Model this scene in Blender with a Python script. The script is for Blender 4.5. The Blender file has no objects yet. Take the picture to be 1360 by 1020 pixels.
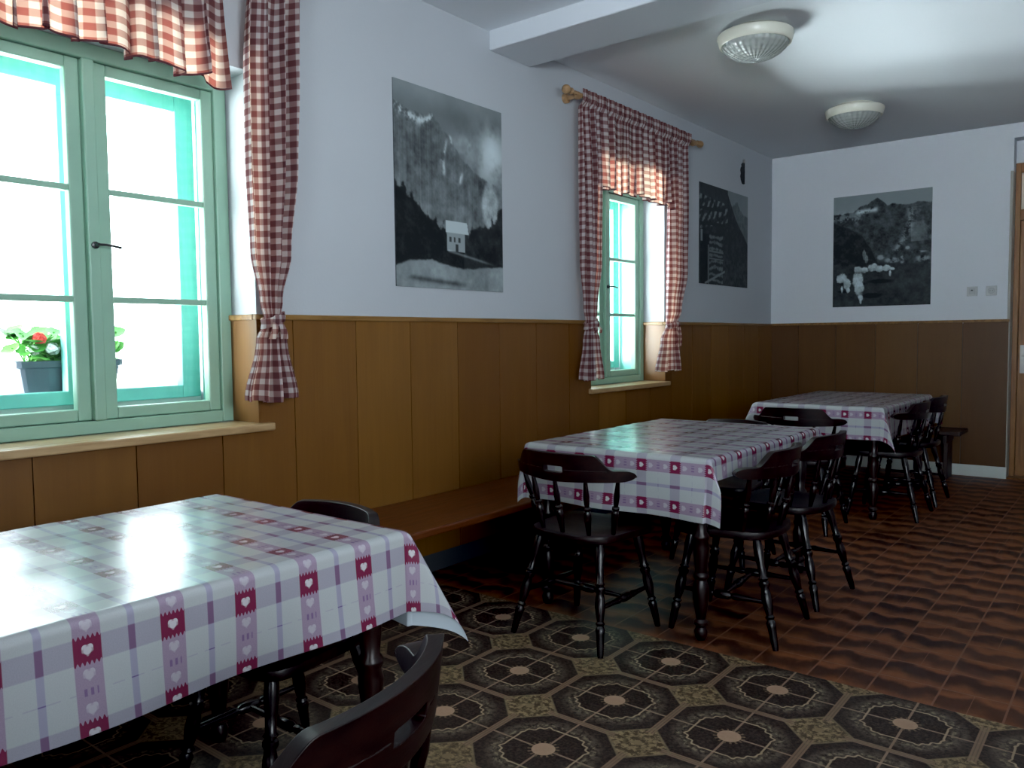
import bpy, bmesh, math, random
import numpy as np
from mathutils import Vector, Matrix
random.seed(7)
PI = math.pi
S = bpy.context.scene
COL = S.collection

# ------------------------------------------------------------------ objects
def link(name, me, mat=None, parent=None, smooth=False):
    o = bpy.data.objects.new(name, me)
    COL.objects.link(o)
    if mat is not None and me is not None:
        for m in (mat if isinstance(mat, (list, tuple)) else [mat]):
            me.materials.append(m)
    if parent is not None:
        o.parent = parent
    if smooth:
        me.polygons.foreach_set('use_smooth', [True] * len(me.polygons))
    return o

def obj(name, bm, mat, parent=None, smooth=False, bevel=0, seg=2, angle=35):
    me = bpy.data.meshes.new(name)
    bmesh.ops.recalc_face_normals(bm, faces=bm.faces[:])
    bm.to_mesh(me); bm.free()
    o = link(name, me, mat, parent, smooth)
    if bevel:
        b = o.modifiers.new('bevel', 'BEVEL'); b.width = bevel; b.segments = seg
        b.limit_method = 'ANGLE'; b.angle_limit = math.radians(angle)
        b.harden_normals = False
    if smooth and angle:
        try:
            me.set_sharp_from_angle(angle=math.radians(40))
        except Exception:
            pass
    return o

def thing(name, label, cat, loc=(0, 0, 0), rz=0, group=None):
    o = bpy.data.objects.new(name, None); COL.objects.link(o)
    o.location = loc; o.rotation_euler = (0, 0, rz); o.empty_display_size = .1
    return tag(o, label, cat, group)

def tag(o, label, cat, group=None):
    o['label'] = label; o['category'] = cat
    if group: o['group'] = group
    return o

def struct(o):
    o['kind'] = 'structure'; return o

def root_struct(name):
    o = bpy.data.objects.new(name, None); COL.objects.link(o); o.empty_display_size = .1
    return struct(o)

def dup(root, loc, rz, label):
    r = root.copy(); COL.objects.link(r); r.location = loc; r.rotation_euler = (0, 0, rz)
    r['label'] = label
    for ch in list(root.children):
        c = ch.copy(); COL.objects.link(c); c.parent = r
        for g in list(ch.children):
            d = g.copy(); COL.objects.link(d); d.parent = c
    return r

# ------------------------------------------------------------------ shapes
def box(bm, x0, x1, y0, y1, z0, z1):
    v = [bm.verts.new((x, y, z)) for z in (z0, z1) for y in (y0, y1) for x in (x0, x1)]
    for f in ((0, 2, 3, 1), (4, 5, 7, 6), (0, 1, 5, 4), (2, 6, 7, 3), (0, 4, 6, 2), (1, 3, 7, 5)):
        bm.faces.new([v[i] for i in f])

def boxes(*bs):
    bm = bmesh.new()
    for b in bs: box(bm, *b)
    return bm

def quad(bm, *ps):
    return bm.faces.new([bm.verts.new(p) for p in ps])

def lathe(bm, prof, a, b, n=14):
    """profile [(t, r)] turned round the axis a -> b"""
    a, b = Vector(a), Vector(b); d = b - a; L = d.length; d.normalize()
    u = d.orthogonal().normalized(); w = d.cross(u)
    rings = []
    for t, r in prof:
        c = a + d * (t * L)
        rings.append([bm.verts.new(c + (u * math.cos(2 * PI * k / n) + w * math.sin(2 * PI * k / n)) * r) for k in range(n)])
    for p, q in zip(rings, rings[1:]):
        for k in range(n):
            bm.faces.new((p[k], p[(k + 1) % n], q[(k + 1) % n], q[k]))
    bm.faces.new(rings[0][::-1]); bm.faces.new(rings[-1])

def tube(bm, pts, r, n=8):
    pts = [Vector(p) for p in pts]; rings = []
    for i, p in enumerate(pts):
        d = (pts[min(i + 1, len(pts) - 1)] - pts[max(i - 1, 0)]).normalized()
        u = d.cross(Vector((0, 0, 1)))
        if u.length < .1: u = d.cross(Vector((1, 0, 0)))
        u.normalize(); w = u.cross(d)
        rr = r[i] if isinstance(r, (list, tuple)) else r
        rings.append([bm.verts.new(p + (u * math.cos(2 * PI * k / n) + w * math.sin(2 * PI * k / n)) * rr) for k in range(n)])
    for p, q in zip(rings, rings[1:]):
        for k in range(n): bm.faces.new((p[k], p[(k + 1) % n], q[(k + 1) % n], q[k]))
    bm.faces.new(rings[0][::-1]); bm.faces.new(rings[-1])

def prism(bm, pts, z0, z1):
    lo = [bm.verts.new((x, y, z0)) for x, y in pts]; hi = [bm.verts.new((x, y, z1)) for x, y in pts]
    n = len(pts); bm.faces.new(lo[::-1]); bm.faces.new(hi)
    for k in range(n): bm.faces.new((lo[k], lo[(k + 1) % n], hi[(k + 1) % n], hi[k]))

# ------------------------------------------------------------------ node expressions
class X:
    def __init__(s, t, k): s.t, s.k = t, k
    def _m(s, op, *a):
        n = s.t.nodes.new('ShaderNodeMath'); n.operation = op
        for i, v in enumerate((s,) + a):
            if isinstance(v, X): s.t.links.new(v.k, n.inputs[i])
            else: n.inputs[i].default_value = v
        return X(s.t, n.outputs[0])
    def __add__(s, o): return s._m('ADD', o)
    __radd__ = __add__
    def __sub__(s, o): return s._m('SUBTRACT', o)
    def __rsub__(s, o): return (s * -1) + o
    def __mul__(s, o): return s._m('MULTIPLY', o)
    __rmul__ = __mul__
    def __truediv__(s, o): return s._m('DIVIDE', o)
    def abs(s): return s._m('ABSOLUTE')
    def min(s, o): return s._m('MINIMUM', o)
    def max(s, o): return s._m('MAXIMUM', o)
    def floor(s): return s._m('FLOOR')
    def fr(s): return s._m('FRACT')
    def lt(s, o): return s._m('LESS_THAN', o)
    def gt(s, o): return s._m('GREATER_THAN', o)
    def sin(s): return s._m('SINE')
    def pow(s, o): return s._m('POWER', o)
    def sqrt(s): return s._m('SQRT')
    def atan2(s, o): return s._m('ARCTAN2', o)
    def cl(s): return s.max(0.).min(1.)
    def ss(s, a, b):
        """smooth step rising from a to b"""
        n = s.t.nodes.new('ShaderNodeMapRange'); n.interpolation_type = 'SMOOTHSTEP'
        s.t.links.new(s.k, n.inputs[0]); n.inputs[1].default_value = a; n.inputs[2].default_value = b
        return X(s.t, n.outputs[0])
    def below(s, a, e=.003): return 1 - s.ss(a - e, a + e)

class M:
    """a material being written"""
    def __init__(s, name):
        s.m = bpy.data.materials.new(name); s.m.use_nodes = True; s.t = s.m.node_tree
        s.t.nodes.clear()
        s.out = s.t.nodes.new('ShaderNodeOutputMaterial')
    def n(s, kind, **kw):
        n = s.t.nodes.new(kind)
        for k, v in kw.items(): setattr(n, k, v)
        return n
    def set(s, n, i, v):
        if isinstance(v, X): s.t.links.new(v.k, n.inputs[i])
        elif hasattr(v, 'is_output'): s.t.links.new(v, n.inputs[i])
        else:
            d = n.inputs[i]
            if d.type == 'RGBA' and len(v) == 3: v = (*v, 1)
            d.default_value = v
    def coord(s, kind='Object', uv=None):
        if uv:
            c = s.n('ShaderNodeUVMap'); c.uv_map = uv; k = c.outputs[0]
        elif kind == 'World':
            k = s.n('ShaderNodeNewGeometry').outputs['Position']
        else:
            k = s.n('ShaderNodeTexCoord').outputs[kind]
        s.vec = k
        p = s.n('ShaderNodeSeparateXYZ'); s.t.links.new(k, p.inputs[0])
        return [X(s.t, p.outputs[i]) for i in range(3)]
    def comb(s, x, y, z=0.):
        c = s.n('ShaderNodeCombineXYZ')
        for i, v in enumerate((x, y, z)): s.set(c, i, v)
        return c.outputs[0]
    def noise(s, vec, scale, detail=3., rough=.5, dist=0.):
        n = s.n('ShaderNodeTexNoise'); s.t.links.new(vec, n.inputs['Vector'])
        n.inputs['Scale'].default_value = scale; n.inputs['Detail'].default_value = detail
        n.inputs['Roughness'].default_value = rough; n.inputs['Distortion'].default_value = dist
        return X(s.t, n.outputs['Fac'])
    def rnd(s, vec):
        n = s.n('ShaderNodeTexWhiteNoise'); s.t.links.new(vec, n.inputs['Vector'])
        return X(s.t, n.outputs['Value'])
    def mix(s, f, a, b):
        n = s.n('ShaderNodeMix', data_type='RGBA')
        s.set(n, 0, f); s.set(n, 6, a); s.set(n, 7, b)
        return n.outputs[2]
    def pbr(s, color, rough=.5, spec=.5, metal=0., bump=None, bs=.1, bd=.01, coat=0., coat_r=.1):
        b = s.n('ShaderNodeBsdfPrincipled')
        s.set(b, 'Base Color', color); s.set(b, 'Roughness', rough); s.set(b, 'Specular IOR Level', spec)
        s.set(b, 'Metallic', metal); s.set(b, 'Coat Weight', coat); s.set(b, 'Coat Roughness', coat_r)
        if bump is not None:
            u = s.n('ShaderNodeBump'); u.inputs['Strength'].default_value = bs; u.inputs['Distance'].default_value = bd
            s.set(u, 'Height', bump); s.t.links.new(u.outputs[0], b.inputs['Normal'])
        s.t.links.new(b.outputs[0], s.out.inputs[0]); s.b = b
        return s.m

def plain(name, c, rough=.5, spec=.5, metal=0., var=.08, scale=6., coat=0.):
    m = M(name); m.coord()
    f = m.noise(m.vec, scale, 3.)
    a = tuple(v * (1 - var) for v in c); b = tuple(min(1, v * (1 + var)) for v in c)
    return m.pbr(m.mix(f, a, b), rough, spec, metal, coat=coat)

def wood(name, dark, light, rough=.4, axis=2, scale=1., coat=0., spec=.5, stretch=14.):
    m = M(name); x, y, z = m.coord()
    c = [x * stretch, y * stretch, z * stretch]; c[axis] = (x, y, z)[axis] * 1.2
    v = m.comb(*c)
    f = m.noise(v, 2.2 * scale, 5., .6, .6).ss(.3, .72)
    return m.pbr(m.mix(f, dark, light), rough, spec, coat=coat, bump=f, bs=.04)

# plaster of walls and ceiling
def plaster(name, c):
    m = M(name); m.coord('World')
    f = m.noise(m.vec, 1.3, 4.); g = m.noise(m.vec, 60., 3.)
    return m.pbr(m.mix(f, tuple(v * .94 for v in c), c), .75, .25, bump=g, bs=.12, bd=.004)
MAT = {}
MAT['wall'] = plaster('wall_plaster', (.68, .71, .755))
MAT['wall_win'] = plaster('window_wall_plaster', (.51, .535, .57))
MAT['ceil'] = plaster('ceiling_plaster', (.76, .79, .83))

# varnished board cladding, shade changing from board to board
def cladding(name, axis, off, step, k=1.):
    m = M(name); x, y, z = m.coord('World')
    t = (y if axis == 1 else x)
    kk = ((t - off) / step).floor()
    r = m.rnd(m.comb(kk, 3.3, 1.7))
    st = m.comb(x * 9, y * 9, z * .9)
    st2 = m.comb(x * 55, y * 55, z * 1.3)
    f = m.noise(st, 1.6, 4., .55, .5); g = m.noise(st2, 1.5, 3.)
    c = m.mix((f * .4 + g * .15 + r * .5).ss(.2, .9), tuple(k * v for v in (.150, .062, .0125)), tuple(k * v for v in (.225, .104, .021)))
    return m.pbr(c, .40, .42, bump=g, bs=.03)
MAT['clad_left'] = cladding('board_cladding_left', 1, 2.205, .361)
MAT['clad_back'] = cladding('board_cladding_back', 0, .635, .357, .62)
MAT['rail'] = wood('varnished_rail_wood', (.17, .085, .022), (.30, .16, .045), .38, 1)
MAT['sill'] = wood('varnished_sill_wood', (.36, .22, .10), (.52, .35, .18), .3, 1, spec=.6)
MAT['bench'] = wood('bench_wood', (.095, .026, .007), (.165, .052, .015), .36, 1)
MAT['bench_dark'] = wood('bench_dark_wood', (.022, .010, .006), (.04, .018, .009), .5, 2)
MAT['chair'] = wood('dark_stained_chair_wood', (.0055, .0022, .0016), (.0125, .0046, .003), .27, 2, spec=.6)
MAT['chair_top'] = wood('dark_stained_crest_wood', (.0066, .0023, .0016), (.0165, .0054, .0036), .38, 0, spec=.34)
MAT['table'] = wood('dark_stained_table_wood', (.011, .0045, .0032), (.024, .0095, .006), .3, 2, spec=.5)
MAT['door'] = wood('door_wood', (.20, .085, .022), (.30, .14, .04), .4, 2)
MAT['jamb'] = plain('painted_jamb', (.36, .34, .30), .55)
MAT['white_trim'] = plain('pale_baseboard_tile', (.62, .66, .62), .45)
MAT['shaded_trim'] = plain('shaded_baseboard', (.06, .065, .07), .5)  # the pale baseboard again, shade under the bench put into its colour
MAT['cream'] = plain('cream_enamel', (.72, .70, .60), .28, .6, var=.03)
MAT['rod'] = wood('turned_pine_rod', (.30, .17, .08), (.46, .28, .14), .42, 1)
MAT['paint_in'] = plain('green_window_paint', (.29, .475, .365), .42, .5, var=.08, scale=9.)
MAT['paint_out'] = plain('teal_window_paint', (.17, .47, .43), .45, .5, var=.10, scale=9.)
MAT['metal'] = plain('dull_metal', (.45, .43, .40), .3, .5, 1., var=.1)
MAT['dark_metal'] = plain('dark_metal', (.05, .05, .05), .35, .5, .6)
MAT['plastic'] = plain('white_switch_plastic', (.50, .52, .53), .35, .5, var=.03)
MAT['rocker'] = plain('grey_switch_rocker', (.42, .44, .46), .3, .5, var=.03)
MAT['black'] = plain('black_recess', (.01, .01, .01), .6)
MAT['trough'] = plain('grey_planter_plastic', (.075, .085, .115), .55, .4, var=.1)
MAT['soil'] = plain('potting_soil', (.03, .02, .012), .95, .1, var=.4, scale=60.)
MAT['leaf'] = plain('geranium_leaf', (.09, .30, .05), .5, .4, var=.35, scale=14.)
MAT['red'] = plain('red_petal', (.75, .06, .05), .5, .3, var=.15, scale=30.)
MAT['white'] = plain('white_petal', (.85, .82, .80), .5, .3, var=.05, scale=30.)
MAT['ground'] = plain('pale_gravel', (.72, .70, .64), .9, .2, var=.1, scale=3.)
MAT['stone'] = plain('pale_stone_sill', (.70, .70, .66), .7, .3, var=.06)

def glass(name, tint=(1, 1, 1), refl=1.0, rough=.02):
    m = M(name); m.coord()
    t = m.n('ShaderNodeBsdfTransparent'); t.inputs[0].default_value = (*tint, 1)
    g = m.n('ShaderNodeBsdfGlossy'); g.inputs['Roughness'].default_value = rough
    lw = m.n('ShaderNodeLayerWeight'); lw.inputs[0].default_value = .5
    k = X(m.t, lw.outputs['Facing']).pow(5.) * (.96 * refl) + .04 * refl
    x = m.n('ShaderNodeMixShader')
    m.t.links.new(k.k, x.inputs[0]); m.t.links.new(t.outputs[0], x.inputs[1]); m.t.links.new(g.outputs[0], x.inputs[2])
    m.t.links.new(x.outputs[0], m.out.inputs[0])
    return m.m
MAT['glass'] = glass('window_glass', (.97, 1, .99))

# pressed lamp glass
def lamp_glass():
    m = M('ribbed_lamp_glass'); x, y, z = m.coord()
    th = y.atan2(x); rr = (x * x + y * y).sqrt()
    h = (th * 30).sin() * .5 + (rr * 260).sin() * .35
    g = m.n('ShaderNodeBsdfPrincipled')
    m.set(g, 'Base Color', (.72, .76, .74)); m.set(g, 'Roughness', .12); m.set(g, 'Transmission Weight', .55)
    m.set(g, 'IOR', 1.45); m.set(g, 'Specular IOR Level', .7)
    u = m.n('ShaderNodeBump'); u.inputs['Strength'].default_value = .55; u.inputs['Distance'].default_value = .006
    m.set(u, 'Height', h); m.t.links.new(u.outputs[0], g.inputs['Normal'])
    m.t.links.new(g.outputs[0], m.out.inputs[0])
    return m.m
MAT['lamp'] = lamp_glass()
MAT['frost'] = plain('frosted_door_glass', (.62, .55, .42), .3, .5, var=.05)

# gingham curtain cloth, letting light through
def gingham():
    m = M('gingham_cloth'); u, v, _ = m.coord(uv='cloth')
    P = .049
    a = ((u / P).fr() - .5).abs().below(.26, .03)
    b = ((v / P).fr() - .5).abs().below(.26, .03)
    s = a + b
    c1 = m.mix(s.cl(), (.60, .56, .56), (.27, .165, .172))
    c = m.mix((s - 1).cl(), c1, (.112, .058, .065))
    d = m.n('ShaderNodeBsdfDiffuse'); m.set(d, 'Color', c)
    t = m.n('ShaderNodeBsdfTranslucent')
    tc = m.mix((s * .5).cl(), (.95, .66, .46), (.50, .12, .08)); m.set(t, 'Color', tc)
    x = m.n('ShaderNodeMixShader'); x.inputs[0].default_value = .30
    m.t.links.new(d.outputs[0], x.inputs[1]); m.t.links.new(t.outputs[0], x.inputs[2])
    m.t.links.new(x.outputs[0], m.out.inputs[0])
    return m.m
MAT['gingham'] = gingham()
MAT['binding'] = plain('dark_red_hem_binding', (.10, .03, .035), .8, .2)

# oilcloth: pale checks, lavender bands, maroon squares and white hearts
PV = .160
def oilcloth(name, pu, pv, PU):
    m = M(name); u, v, _ = m.coord(uv='cloth')
    a = ((u - pu) / PU + .5).fr() - .5          # along the heart band, 0 at the maroon square
    b = ((v - pv) / PV + .5).fr() - .5          # across the heart band, 0 on the band
    am, bm_ = a * PU, b * PV                    # metres
    wb = .0245
    inV = bm_.abs().below(wb, .001)             # heart band
    inU = am.abs().below(.0225, .0015)          # plain lavender band
    thV = (bm_.abs() - PV / 2).abs().below(.0065, .001)
    thU = (am.abs() - PU / 2).abs().below(.0012, .0006)
    weave = m.noise(m.vec, 420., 2., .7)
    base = m.mix(weave, (.36, .375, .385), (.45, .46, .465))
    lav = m.mix(weave, (.255, .235, .295), (.34, .32, .38))
    lav2 = m.mix(weave, (.25, .185, .27), (.35, .27, .34))
    c = m.mix(inU * .8, base, lav)
    c = m.mix(thV * .75, c, (.27, .25, .36))
    c = m.mix(thV * inU * .95, c, (.17, .095, .17))
    c = m.mix(thU * (1 - inV) * .45 * (am * 0 + (v * 170).sin()).gt(-.3), c, (.30, .27, .36))
    c = m.mix(thU * thV, c, (.16, .12, .25))
    c = m.mix(inV, c, lav2)
    # letter-like ticks between the two hearts
    tick = (am.abs() - PU / 2).abs().below(.0065, .001) * ((bm_ * 560).sin()).gt(.1) * bm_.abs().below(.014, .001)
    c = m.mix(tick * .8, c, (.17, .10, .22))
    # maroon square with toothed ends
    tooth = (bm_ * 766).sin() * .0034 + .001
    sq = (am.abs() - tooth).below(.0225, .0007) * inV
    c = m.mix(sq, c, (.165, .020, .055))
    def heart(cx, r):
        p = bm_ / r; q = (am - cx) / r * -1 + .12
        w = p * p + q * q - 1
        h = w * w * w - p * p * q * q * q
        return h.below(0., .12)
    h = heart(0., .0088)
    for s_ in (-1, 1): h = h.max(heart(s_ * .0435, .0092))
    c = m.mix(h * (.5 + .4 * sq), c, (.56, .54, .57))
    # the wrong side is plain white
    geo = m.n('ShaderNodeNewGeometry')
    c = m.mix(X(m.t, geo.outputs['Backfacing']), c, (.55, .62, .68))
    big = m.noise(m.vec, 5., 3.)
    return m.pbr(c, .225, .6, bump=big, bs=.06, bd=.02)

# old vinyl with octagon medallions
def vinyl():
    m = M('octagon_vinyl'); x, y, z = m.coord('World')
    s = .41484
    a = (((x - 1.58612) / s) + .5).fr() - .5
    b = (((y - 2.74864) / s) + .5).fr() - .5
    A, B = a.abs(), b.abs()
    sm = A + B
    r = (a * a + b * b).sqrt(); th = b.atan2(a)
    n1 = m.noise(m.vec, 90., 4., .7); n2 = m.noise(m.vec, 52., 4., .7)
    field = m.mix(n1.ss(.35, .7), (.019, .0108, .0078), (.064, .042, .030))
    # mottled ring outside the scroll
    ring = r.ss(.29, .33) * r.below(.42, .04)
    c = m.mix(ring * n2.ss(.36, .60) * .8, field, (.135, .100, .070))
    # cross lines
    ln = (A.min(B)).below(.0085, .003) * r.gt(.08) * sm.lt(.74)
    c = m.mix(ln * .9, c, (.27, .175, .12))
    # scroll outline
    wv = (th * 24).sin() * .034 + (th * 8).sin() * .012
    sq = A.max(B) / .282
    dg = sm / .435
    q = sq.max(dg) + wv * dg.ss(.80, 1.0)
    sc = (q - 1).abs().below(.026, .012)
    c = m.mix(sc * .9, c, (.36, .26, .165))
    c = m.mix((q - 1.16).abs().below(.04, .03) * n2.ss(.46, .58) * .7, c, (.24, .19, .12))
    # centre disc with little rays
    c = m.mix(r.below(.118, .004) * ((th * 16).sin()).gt(.3), c, (.15, .10, .06))
    c = m.mix(r.below(.088, .004), c, m.mix(n1, (.36, .215, .135), (.44, .28, .19)))
    # corner squares
    dm = sm.ss(.722, .728)
    A2, B2 = A - .5, B - .5
    r2 = (A2 * A2 + B2 * B2).sqrt()
    sq2 = m.mix(n2.ss(.44, .60), (.085, .055, .028), (.29, .205, .112))
    c = m.mix(dm, c, sq2)
    c = m.mix(dm * (r2 - .10).abs().below(.012, .01) * .4, c, (.22, .155, .08))
    c = m.mix(r2.below(.035, .006), c, (.22, .155, .085))
    # octagon borders
    bd = (A.max(B) - .5).abs()
    e1 = bd.below(.030, .003) * sm.lt(.80)
    c = m.mix(e1 * .85, c, (.235, .145, .092))
    c = m.mix((bd - .012).abs().below(.004, .002) * sm.lt(.80) * .7, c, (.11, .075, .05))
    c = m.mix((sm - .73).abs().below(.014, .006) * .6, c, (.20, .145, .085))
    return m.pbr(c, .48, .30, bump=n1, bs=.05, bd=.003)
MAT['vinyl'] = vinyl()

# brown tiles with a smoky wave in each
def browntile():
    m = M('smoky_brown_tile'); x, y, z = m.coord('World')
    px, py = .2075, .172
    uy = (y - 2.937) / py
    row = uy.floor(); fy = uy.fr()
    ux = (x - 2.039) / px
    k = ux.floor(); fx = ux.fr()
    rn = m.rnd(m.comb(k, row, .5)); rn2 = m.rnd(m.comb(row, k, 2.5))
    dis = m.noise(m.vec, 14., 3.)
    cr = (fx * 6.283 + (rn * 3.).floor() * 2.1).sin() * .11 + (fx * 12.566 + rn2 * 6.283).sin() * .045 + (dis - .5) * .55 + .80 + (rn2 - .5) * .30
    d = cr - fy                                   # below the crest of the wave the glaze is dark and fades out
    dark = d.ss(-.13, .16) * d.below(.60, .30)
    d2 = d + 1.
    dark = dark.max(d2.ss(-.13, .16) * d2.below(.60, .30))
    n = m.noise(m.vec, 140., 3., .7)
    lightc = m.mix(n, (.165, .056, .020), (.245, .088, .032))
    darkc = m.mix(n, (.018, .008, .007), (.040, .015, .010))
    c = m.mix(dark * (.72 + rn2 * .28), lightc, darkc)
    gx = (fx - .5).abs().ss(.480, .488); gy = (fy - .5).abs().ss(.475, .485)
    half = ((fx - .5).abs()).below(.006, .003) * rn.gt(.62)
    g = gx.max(gy).max(half * .8)
    c = m.mix(g * .85, c, (.20, .092, .055))
    return m.pbr(c, .46, .28, bump=(1 - g), bs=.15, bd=.002)
MAT['tile'] = browntile()

# ------------------------------------------------------------------ room
D, HC, HW = 7.9715, 2.992, 1.362
XR, YF = 4.9, -2.6
TW = .52                                    # outer wall thickness
W1 = (.87, 2.03); W2 = (4.62, 5.71)         # window openings along the wall
WZ0, WZ1 = .885, 2.38

struct(obj('floor', boxes((0, XR, YF, 2.937, -.08, 0)), MAT['vinyl']))
struct(obj('floor', boxes((-.0, XR, 2.937, D + .5, -.08, 0)), MAT['tile']))
struct(obj('ceiling', boxes((-TW, XR + .2, YF - .2, D + .5, HC, HC + .12)), MAT['ceil']))

def wall_cut(bm, holes, a0, a1, z0, z1, put):
    """a wall slab with rectangular holes; put(a0,a1,z0,z1) adds one block"""
    a = a0
    for (h0, h1, q0, q1) in sorted(holes):
        put(bm, a, h0, z0, z1)
        put(bm, h0, h1, z0, q0); put(bm, h0, h1, q1, z1)
        a = h1
    put(bm, a, a1, z0, z1)
bm = bmesh.new()
wall_cut(bm, [(*W1, WZ0, WZ1), (*W2, WZ0, WZ1)], YF, D + .2, -.08, HC,
         lambda b, p, q, r, s: box(b, -TW, 0, p, q, r, s))
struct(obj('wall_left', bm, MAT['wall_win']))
DX0, DX1, DZ = 2.056, 3.02, 2.87
bm = bmesh.new()
wall_cut(bm, [(DX0, DX1, -.08, DZ)], -TW, XR + .2, -.08, HC,
         lambda b, p, q, r, s: box(b, p, q, D, D + .42, r, s) if s - r > .001 else None)
struct(obj('wall_back', bm, MAT['wall']))
struct(obj('wall_right', boxes((XR, XR + .2, YF, D + .2, -.08, HC)), MAT['wall']))
struct(obj('wall_front', boxes((-TW, XR + .2, YF - .2, YF, -.08, HC)), MAT['wall']))
# ceiling beam
struct(obj('trim_1', boxes((0, XR, 3.605, 3.985, 2.884, HC + .01)), MAT['wall'], bevel=.008))

# board cladding with its joints left open (one wall, one cladding)
def clad_strip(bm, axis, seams, z0, z1, holes=()):
    for p, q in zip(seams, seams[1:]):
        p += .002; q -= .002
        zs = [(p, q, z0, z1)]
        for (h0, h1, t0, t1) in holes:
            nz = []
            for (a, b, c, d) in zs:
                if b <= h0 or a >= h1 or d <= t0 or c >= t1: nz.append((a, b, c, d)); continue
                if a < h0: nz.append((a, h0, c, d))
                if b > h1: nz.append((h1, b, c, d))
                a2, b2 = max(a, h0), min(b, h1)
                if c < t0: nz.append((a2, b2, c, t0))
                if d > t1: nz.append((a2, b2, t1, d))
            zs = nz
        for (a, b, c, d) in zs:
            if axis == 1: box(bm, .001, .014, a, b, c, d)
            else: box(bm, a, b, D - .014, D - .001, c, d)
seamsL = [2.205 + .361 * k for k in range(-13, 16)] + [D - .0005]
seamsL = [s for s in seamsL if YF < s < D]
bm = bmesh.new()
clad_strip(bm, 1, seamsL, .10, HW - .02, [(*W1, WZ0, WZ1), (*W2, WZ0, WZ1)])
for (w0, w1) in (W1, W2):                    # boards turn into the window reveals
    for yy, s in ((w0, 1), (w1, -1)):
        a, b = sorted((yy + s * .001, yy + s * .011))
        box(bm, -.178, .014, a, b, WZ0 + .012, HW - .02)
struct(obj('trim_2', bm, MAT['clad_left']))
bm = bmesh.new()
clad_strip(bm, 0, [.0135, .278] + [.635 + .357 * k for k in range(0, 4)] + [2.05], .10, HW - .02)
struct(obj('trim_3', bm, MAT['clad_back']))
# dark backing seen in the joints
struct(obj('trim_4', boxes((.0002, .0035, YF, W1[0], .1, HW - .03), (.0002, .0035, W1[1], W2[0], .1, HW - .03),
       (.0002, .0035, W2[1], D, .1, HW - .03), (.0002, .0035, W1[0], W1[1], .1, WZ0 - .02), (.0002, .0035, W2[0], W2[1], .1, WZ0 - .02),
       (.02, 2.05, D - .0035, D - .0002, .1, HW - .03)), MAT['bench_dark']))
# top rails
bm = bmesh.new()
for (a, b) in ((YF, W1[0] + .02), (W1[1] - .02, W2[0] + .02), (W2[1] - .02, D)): box(bm, 0, .026, a, b, HW - .024, HW)
for (w0, w1) in (W1, W2):
    box(bm, -.178, .0, w0, w0 + .022, HW - .024, HW); box(bm, -.178, .0, w1 - .022, w1, HW - .024, HW)
struct(obj('trim_5', bm, MAT['rail'], bevel=.004))
struct(obj('trim_6', boxes((.02, 2.054, D - .026, D, HW - .022, HW)), MAT['rail'], bevel=.004))
struct(obj('baseboard_left', boxes((0, .012, YF, D - .012, 0, .1)), MAT['shaded_trim'], bevel=.002))
struct(obj('baseboard_back', boxes((.0, 2.056, D - .012, D, 0, .1)), MAT['white_trim'], bevel=.002))

# ------------------------------------------------------------------ door in the back wall
dr = root_struct('door_1')
y0 = D + .13
obj('door_frame', boxes((DX0 + .001, DX0 + .042, y0, y0 + .09, 0, 2.68), (DX1 - .042, DX1 - .001, y0, y0 + .09, 0, 2.68),
    (DX0 + .042, DX1 - .042, y0, y0 + .09, 2.60, 2.68), (DX0 + .042, DX1 - .042, y0, y0 + .09, 2.20, 2.29)), MAT['door'], dr, bevel=.004)
obj('transom_panel', boxes((DX0 + .001, DX1 - .001, y0 + .01, y0 + .12, 2.68, DZ - .001)), MAT['wall'], dr)
obj('transom_pane', boxes((DX0 + .042, DX1 - .042, y0 + .036, y0 + .046, 2.29, 2.60)), MAT['frost'], dr)
lf = obj('door_leaf', boxes((DX0 + .044, DX1 - .044, y0 + .02, y0 + .065, .014, 2.196), (DX0 + .17, DX1 - .17, y0 + .012, y0 + .0195, .25, 1.0), (DX0 + .17, DX1 - .17, y0 + .012, y0 + .0195, 1.2, 2.05)), MAT['door'], dr, bevel=.005)
bm = boxes((DX0 + .062, DX0 + .107, y0 + .013, y0 + .02, .90, 1.14))
tube(bm, [(DX0 + .084, y0 + .015, 1.05), (DX0 + .084, y0 - .03, 1.05), (DX0 + .2, y0 - .03, 1.05)], .009)
obj('door_handle', bm, MAT['metal'], lf)
obj('jamb', boxes((DX0 - .02, DX0 + .0008, D - .008, D + .125, 0, 2.60)), MAT['jamb'], dr, bevel=.003)
obj('threshold', boxes((DX0, DX1, D, D + .4, 0, .012)), MAT['door'], dr)
struct(obj('wall_hall', boxes((DX0 - .2, DX1 + .2, D + .42, D + .5, 0, HC)), MAT['wall']))

# ------------------------------------------------------------------ windows
def frame(bm, xa, xb, y0, y1, z0, z1, wl, wr, wb, wt):
    box(bm, xa, xb, y0, y0 + wl, z0, z1); box(bm, xa, xb, y1 - wr, y1, z0, z1)
    box(bm, xa, xb, y0 + wl, y1 - wr, z0, z0 + wb); box(bm, xa, xb, y0 + wl, y1 - wr, z1 - wt, z1)

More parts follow.
